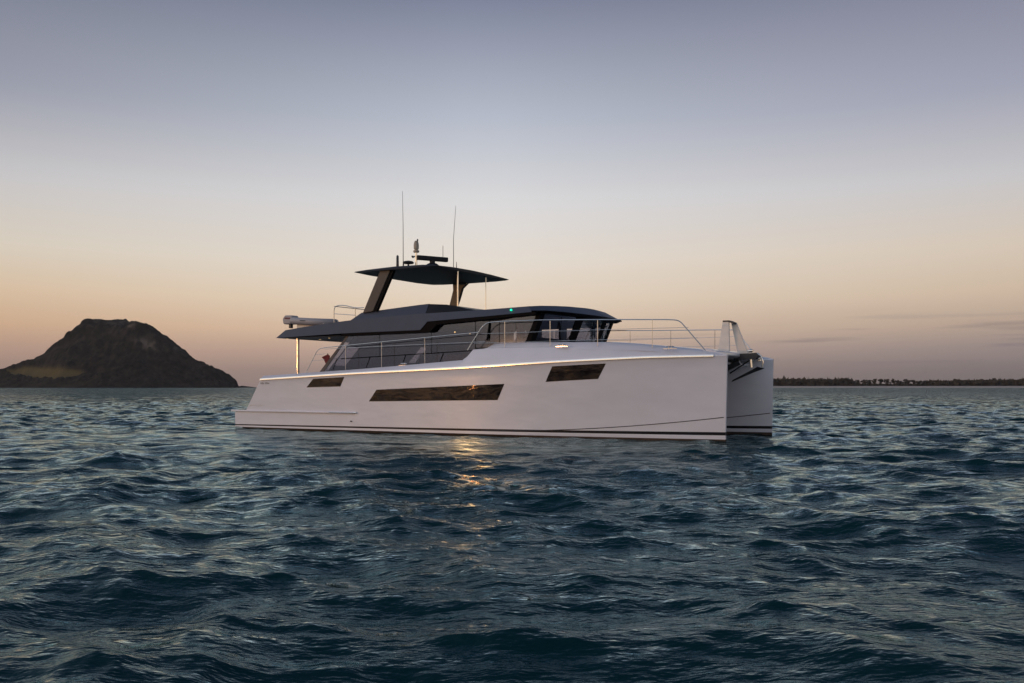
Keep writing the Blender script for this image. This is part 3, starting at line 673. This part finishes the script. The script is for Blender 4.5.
# upper helm coaming and smoked screen
def cross(s, z, t0, ztop, ins): return [(s,t0,z),(s,t0+ins,ztop),(s,2*MID-t0-ins,ztop),(s,2*MID-t0,z)]
loft('flybridge_coaming', [cross(5.75,4.5,1.05,4.62,.05),cross(6.25,4.55,1.08,4.93,.14),cross(9.0,4.6,1.15,5.14,.3),cross(9.55,4.6,1.15,5.17,.34)], M['grey'], yacht, True, 20)
loft('flybridge_windscreen', [cross(9.56,4.62,1.17,5.165,.35),cross(10.1,4.64,1.35,5.15,.6),cross(11.0,4.66,1.8,4.93,.7),cross(11.7,4.68,2.2,4.74,.8)], M['dgrey'], yacht, True, 20)
# hardtop on two raked legs and two poles
def htop():
    secs = []
    for x, t0, zb, th in ((5.86,1.20,6.65,.03),(6.0,1.10,6.64,.07),(6.5,1.05,6.62,.14),(8.0,1.0,6.60,.20),(9.4,1.0,6.60,.17),(9.95,1.02,6.615,.10),(10.18,1.10,6.63,.03)):
        k = lambda t: 2*MID-t
        secs.append([(x,t0,zb),(x,t0+.02,zb+th*.35),(x,t0+.25,zb+th*.8),(x,2.6,zb+th+.04),(x,MID,zb+th+.06),(x,k(2.6),zb+th+.04),(x,k(t0+.25),zb+th*.8),(x,k(t0+.02),zb+th*.35),(x,k(t0),zb),(x,k(2.2),zb-.03),(x,2.2,zb-.03)])
    return loft('hardtop', secs, M['htop'], yacht, True, 35)
ht = htop()
for t0, t1, po, mn in ((1.15,1.33,[(6.36,4.9),(6.92,4.95),(7.84,6.62),(7.29,6.62)],'soffit'),(6.47,6.62,[(6.85,4.9),(7.18,4.9),(7.60,5.8),(7.80,6.35),(8.15,6.62),(7.25,6.62),(7.27,6.3)],'dgrey')):
    b = MB(); b.prism(po, 'y', t0, t1); b.build('hardtop_leg', M[mn], yacht, bev=.03)
    if mn == 'dgrey': continue
    b = MB(); b.prism([(6.98,4.95),(7.10,4.95),(8.02,6.62),(7.90,6.62)], 'y', t0+.02, t1-.02); b.build('leg_trim', M['black'], yacht, smooth=False)
for x, t, m_, r_ in ((10.1,2.75,'steel',.032),(10.0,5.05,'steel',.018)):
    b = MB(); b.tube([(x,t,4.9),(x,t,6.62)], r_, 10); b.build('hardtop_pole', M[m_], yacht)
# aerials, radar and lights on the hardtop
for x, t, l in ((7.85,2.0,10.02),(7.95,5.55,9.98)):
    b = MB(); b.tube([(x,t,6.72),(x+.01,t,7.0)], .03, 8); b.tube([(x,t,6.95),(x-.02,t+.02,8.5),(x+(-.06 if t<3 else .1),t+.03,l)], [.016,.012,.007], 6); b.build('whip_aerial', M['dgrey'], yacht)
b = MB(); b.lathe([(.05,0),(.06,.05),(.05,.56),(.02,.60)], (7.55,2.0,6.75), 10); b.build('stub_aerial', M['dgrey'], yacht)
mast = MB(); mast.tube([(7.55,3.3,6.78),(7.55,3.3,7.95)], .05, 10); mast.box(7.3,7.8,3.22,3.38,6.8,6.9); mast.tube([(7.35,3.3,7.42),(7.55,3.3,7.5)], .03, 6); mast = mast.build('light_mast', M['steel'], yacht)
b = MB(); b.lathe([(.09,0),(.13,.02),(.13,.09),(.08,.11),(.08,.14),(.11,.16),(.115,.30),(.105,.40),(.07,.50),(.03,.52)], (7.55,3.3,7.62), 18); b.build('camera_dome', M['domem'], mast)
b = MB(); b.lathe([(.03,0),(.03,.1)], (7.62,3.3,8.10), 8); b.build('masthead_light', M['dgrey'], mast)
b = MB(); b.lathe([(.02,0),(.05,.03),(.05,.08)], (7.35,3.3,7.42), 8); b.build('horn', M['dgrey'], mast)
b = MB(); b.lathe([(.04,-.30),(.04,0),(.22,.02),(.25,.07),(.2,.12),(.05,.15)], (7.35,3.0,7.10), 18); b.lathe([(.20,0),(.24,.04),(.2,.1)], (7.0,3.1,6.78), 16); b.build('satellite_puck', M['dgrey'], yacht)
radar = MB(); radar.lathe([(.34,0),(.35,.10),(.32,.26),(.22,.34),(.12,.38),(.12,.50)], (7.97,3.9,6.83), 22); radar = radar.build('radar', M['htop'], yacht)
b = MB(); b.box(-.74,.74,-.09,.09,-.10,.10); o = b.build('radar_array', M['htop'], radar, bev=.03); o.location = (7.97,3.9,7.40); o.rotation_euler.z = R(62)
b = MB(); b.box(7.0,7.9,2.5,3.1,6.74,6.90); b.build('equipment_base', M['htop'], yacht, bev=.03)
b = MB(); b.tube([(7.9,3.5,6.98),(8.15,3.5,7.03)], .07, 8); b.build('loudhailer', M['htop'], yacht)
b = MB(); b.lathe([(.05,0),(.05,.16),(.02,.2)], (7.75,3.55,6.8), 10); b.build('hailer', M['dgrey'], yacht)
b = MB(); b.lathe([(.012,0),(.012,.55)], (8.25,4.3,7.45), 6); b.build('short_aerial', M['dgrey'], radar)
b = MB(); b.lathe([(.025,0),(.012,.45)], (8.9,4.4,6.8), 6); b.build('short_aerial', M['dgrey'], yacht)
b = MB(); b.lathe([(.16,0),(.14,.07),(.03,.1)], (9.4,5.2,6.75), 16); b.build('navigation_puck', M['dgrey'], yacht)
# ---- rails
def rail(name, parts, par=yacht, m='steel'):
    b = MB()
    for pts, r_ in parts: b.tube(arcpath(pts, .3), r_, 8)
    return b.build(name, M[m], par)
for mir in (0, 1):
    Y = (lambda t: 2*MID-t) if mir else (lambda t: t)
    y = Y(.34)
    deck = lambda s: float(zt_(s))
    top = lambda s: np.interp(s, [4.57,6.3,12.73], [3.40,3.60,3.98]); mid = lambda s: np.interp(s, [4.57,12.9], [3.36,3.47])
    rail('side_rail', [([(3.94,y,2.42),(4.62,y,3.40),(5.0,y,3.46),(12.7,y,3.86)], .016), ([(5.0,y,3.40),(9,y,3.46),(13.0,y,3.50)], .009),
        ([(4.30,y,2.92),(5.0,y,2.95)], .008), ([(4.46,y,3.16),(5.0,y,3.2)], .008)] +
        [([(s,y,deck(s)-.02),(s,y,float(np.interp(s,[5,12.7],[3.46,3.86])))], .012) for s in (6.15,8.05,10.2)])
    # raised foredeck rail, curving in with the bow
    yy = lambda s: Y(float(np.interp(s, [12,17,19.5,21.4], [.34,.36,.62,1.0])))
    B = lambda s, z: (s, yy(s), z)
    rail('foredeck_rail', [([B(12.2,3.2),B(12.95,4.2),B(13.6,4.235),B(15.5,4.22),B(17,4.17),B(18.5,4.13),B(20.1,4.08),B(20.45,4.05),B(21.3,3.02)], .018)] +
        [([B(s,z0) for s in np.linspace(a,c,8)], .007) for a, c, z0 in ((12.8,20.75,3.80),(12.5,21.05,3.45))] +
        [([B(s,deck(s)),B(s,float(np.interp(s,[13.5,20.1],[4.235,4.08])))], .013) for s in (13.85,15.75,17.6,19.55)])
# inverted V of two flat boards at the bow, where the gangway stows
b = MB(); b.prism([(20.85,3.0),(21.30,3.0),(21.27,4.18),(21.05,4.18)], 'y', 3.55, 3.63); o1 = b.build('bow_frame_board', M['white'], yacht, bev=.01)
b = MB(); b.prism([(21.50,3.0),(21.88,3.0),(21.46,4.10),(21.25,4.16)], 'y', 3.85, 3.93); b.build('bow_frame_board', M['white'], yacht, bev=.01)
b = MB(); b.prism([(21.05,4.14),(21.05,4.19),(21.28,4.19),(21.46,4.11),(21.44,4.06),(21.25,4.13)], 'y', 3.53, 3.95); b.build('bow_frame_cap', M['soffit'], yacht, bev=.01)
# anchor on its roller under the crossbeam
b = MB(); b.prism([(21.4,2.78),(22.15,2.80),(22.3,2.92),(22.2,3.02),(21.4,2.98)], 'y', 3.75, 3.80); b.prism([(21.4,2.78),(22.15,2.80),(22.3,2.92),(22.2,3.02),(21.4,2.98)], 'y', 4.0, 4.05); b.tube([(22.18,3.74,2.9),(22.18,4.06,2.9)], .06, 10); b.build('anchor_roller', M['dgrey'], yacht)
anchor = MB(); anchor.tube(arcpath([(21.5,3.9,2.9),(22.25,3.9,2.98),(22.36,3.9,2.6),(22.28,3.9,2.46)], .2), [.03]*10, 8) if False else anchor.tube([(21.6,3.9,2.92),(22.2,3.9,3.0),(22.33,3.9,2.9),(22.40,3.9,2.7),(22.36,3.9,2.48)], .028, 8)
anchor.tube([(21.95,3.9,2.84),(21.98,3.9,2.5)], .045, 8); anchor = anchor.build('anchor', M['steel'], yacht)
b = MB(); b.add([(21.25,3.9,1.98),(22.45,3.9,2.46),(22.3,3.55,2.52),(22.3,4.25,2.52),(22.15,3.9,2.36),(21.3,3.9,2.06)], [(0,2,5),(0,5,3),(5,2,1),(5,1,3),(0,4,2),(0,3,4),(4,1,2),(4,3,1)]); b.build('fluke', M['dgrey'], anchor, smooth=False)
b = MB(); b.tube([(19.6,3.9,1.75),(21.55,3.9,2.72)], .11, 8); b.tube([(21.2,3.9,2.3),(21.9,3.9,2.75)], .03, 6); b.build('bow_strut', M['dgrey'], yacht)
b = MB(); b.lathe([(.12,0),(.12,.06),(.1,.10),(.07,.12),(.02,.13)], (21.75,4.7,3.06), 20); b.tube([(21.3,4.6,3.1),(21.9,4.4,3.12)], .05, 10); b.build('windlass', M['steel'], yacht)
# railing on the flybridge aft edge
rail('flybridge_rail', [([(4.74,1.2,4.45),(4.74,1.2,5.28),(5.25,1.2,5.30),(5.97,1.2,5.14),(6.4,1.2,5.14)], .018), ([(4.74,1.2,4.95),(5.9,1.2,4.84)], .013), ([(5.93,1.2,4.6),(5.93,1.2,5.15)], .016), ([(4.74,1.2,5.27),(4.74,6.6,5.27)], .016)])
# steps of cushions seen behind: small dining set edge on the cockpit
# ---- tender stowed on the aft roof
td = empty('ship_tender', (3.2, 1.75, 4.40)); td.parent = None
td.matrix_world = Matrix.Translation(Vector(YO)) @ Matrix.Rotation(YR, 4, 'Z') @ Matrix.Translation((3.1, 1.75, 4.36)) @ Matrix.Rotation(R(3.5), 4, 'Y')
tag(td, 'grey inflatable tender with an outboard, stowed on the aft roof of the yacht', 'dinghy')
b = MB()
for sg in (-1, 1): b.tube([(-.85,sg*.60,.33),(-.7,sg*.60,.33),(.4,sg*.60,.31),(.8,sg*.45,.32),(1.1,sg*.12,.34),(1.15,0,.35)], [.10,.16,.16,.155,.15,.14], 14)
b.build('tube', M['rub'], td)
b = MB(); b.prism([(-.6,.02),(-.6,.30),(.8,.30),(1.0,.28),(.7,.02)], 'y', -.5, .5); b.build('tender_hull', M['white'], td, bev=.03)
b = MB(); b.tube([(-.15,-.76,.34),(.15,-.76,.34)], .02, 6); b.build('grab_handle', M['dgrey'], td)
om = MB(); om.prism([(-1.32,.16),(-1.40,.40),(-1.26,.56),(-.82,.57),(-.76,.34),(-.84,.18)], 'y', -.60, -.18); om = om.build('outboard_cowl', M['rub'], td, bev=.05)
b = MB()
for i in range(4):
    b = MB(); b.box(-1.24+i*.085,-1.18+i*.085,-.612,-.602,.40,.46); b.build('cowl_marking', M['red'], om, smooth=False)

b = MB(); b.box(-1.12,-.98,-.46,-.32,.0,.2); b.build('outboard_leg', M['dgrey'], td, bev=.02)
# ---- furled maroon flag on a short staff beside the aft corner of the saloon
fl = empty('furled_flag', (0,0,0)); fl.matrix_world = Matrix.Translation(Vector(YO)) @ Matrix.Rotation(YR, 4, 'Z') @ Matrix.Translation((4.05, 1.5, 2.12))
tag(fl, 'small maroon flag drooping on a short staff at the aft corner of the saloon', 'flag')
b = MB(); b.tube([(0,0,0),(.05,0,1.15)], .018, 6); b.lathe([(.05,0),(.07,.06),(.04,.14)], (0,0,.26), 10); b.build('staff', M['dgrey'], fl)
b = MB(); b.add([(.06,.02,1.12),(-.34,.05,.98),(-.12,.0,.86),(-.02,.03,.62),(.10,.03,.60),(.16,.02,.95)], [(0,1,2),(0,2,5),(2,3,4),(2,4,5)]); b.add([(.06,-.03,1.10),(-.20,-.08,1.0),(-.10,-.05,.84),(.0,-.03,.64),(.12,-.03,.62),(.2,-.02,1.05)], [(0,1,2),(0,2,5),(2,3,4),(2,4,5)])
o = b.build('cloth', M['red'], fl, smooth=False); sm = o.modifiers.new('thick', 'SOLIDIFY'); sm.thickness = .02
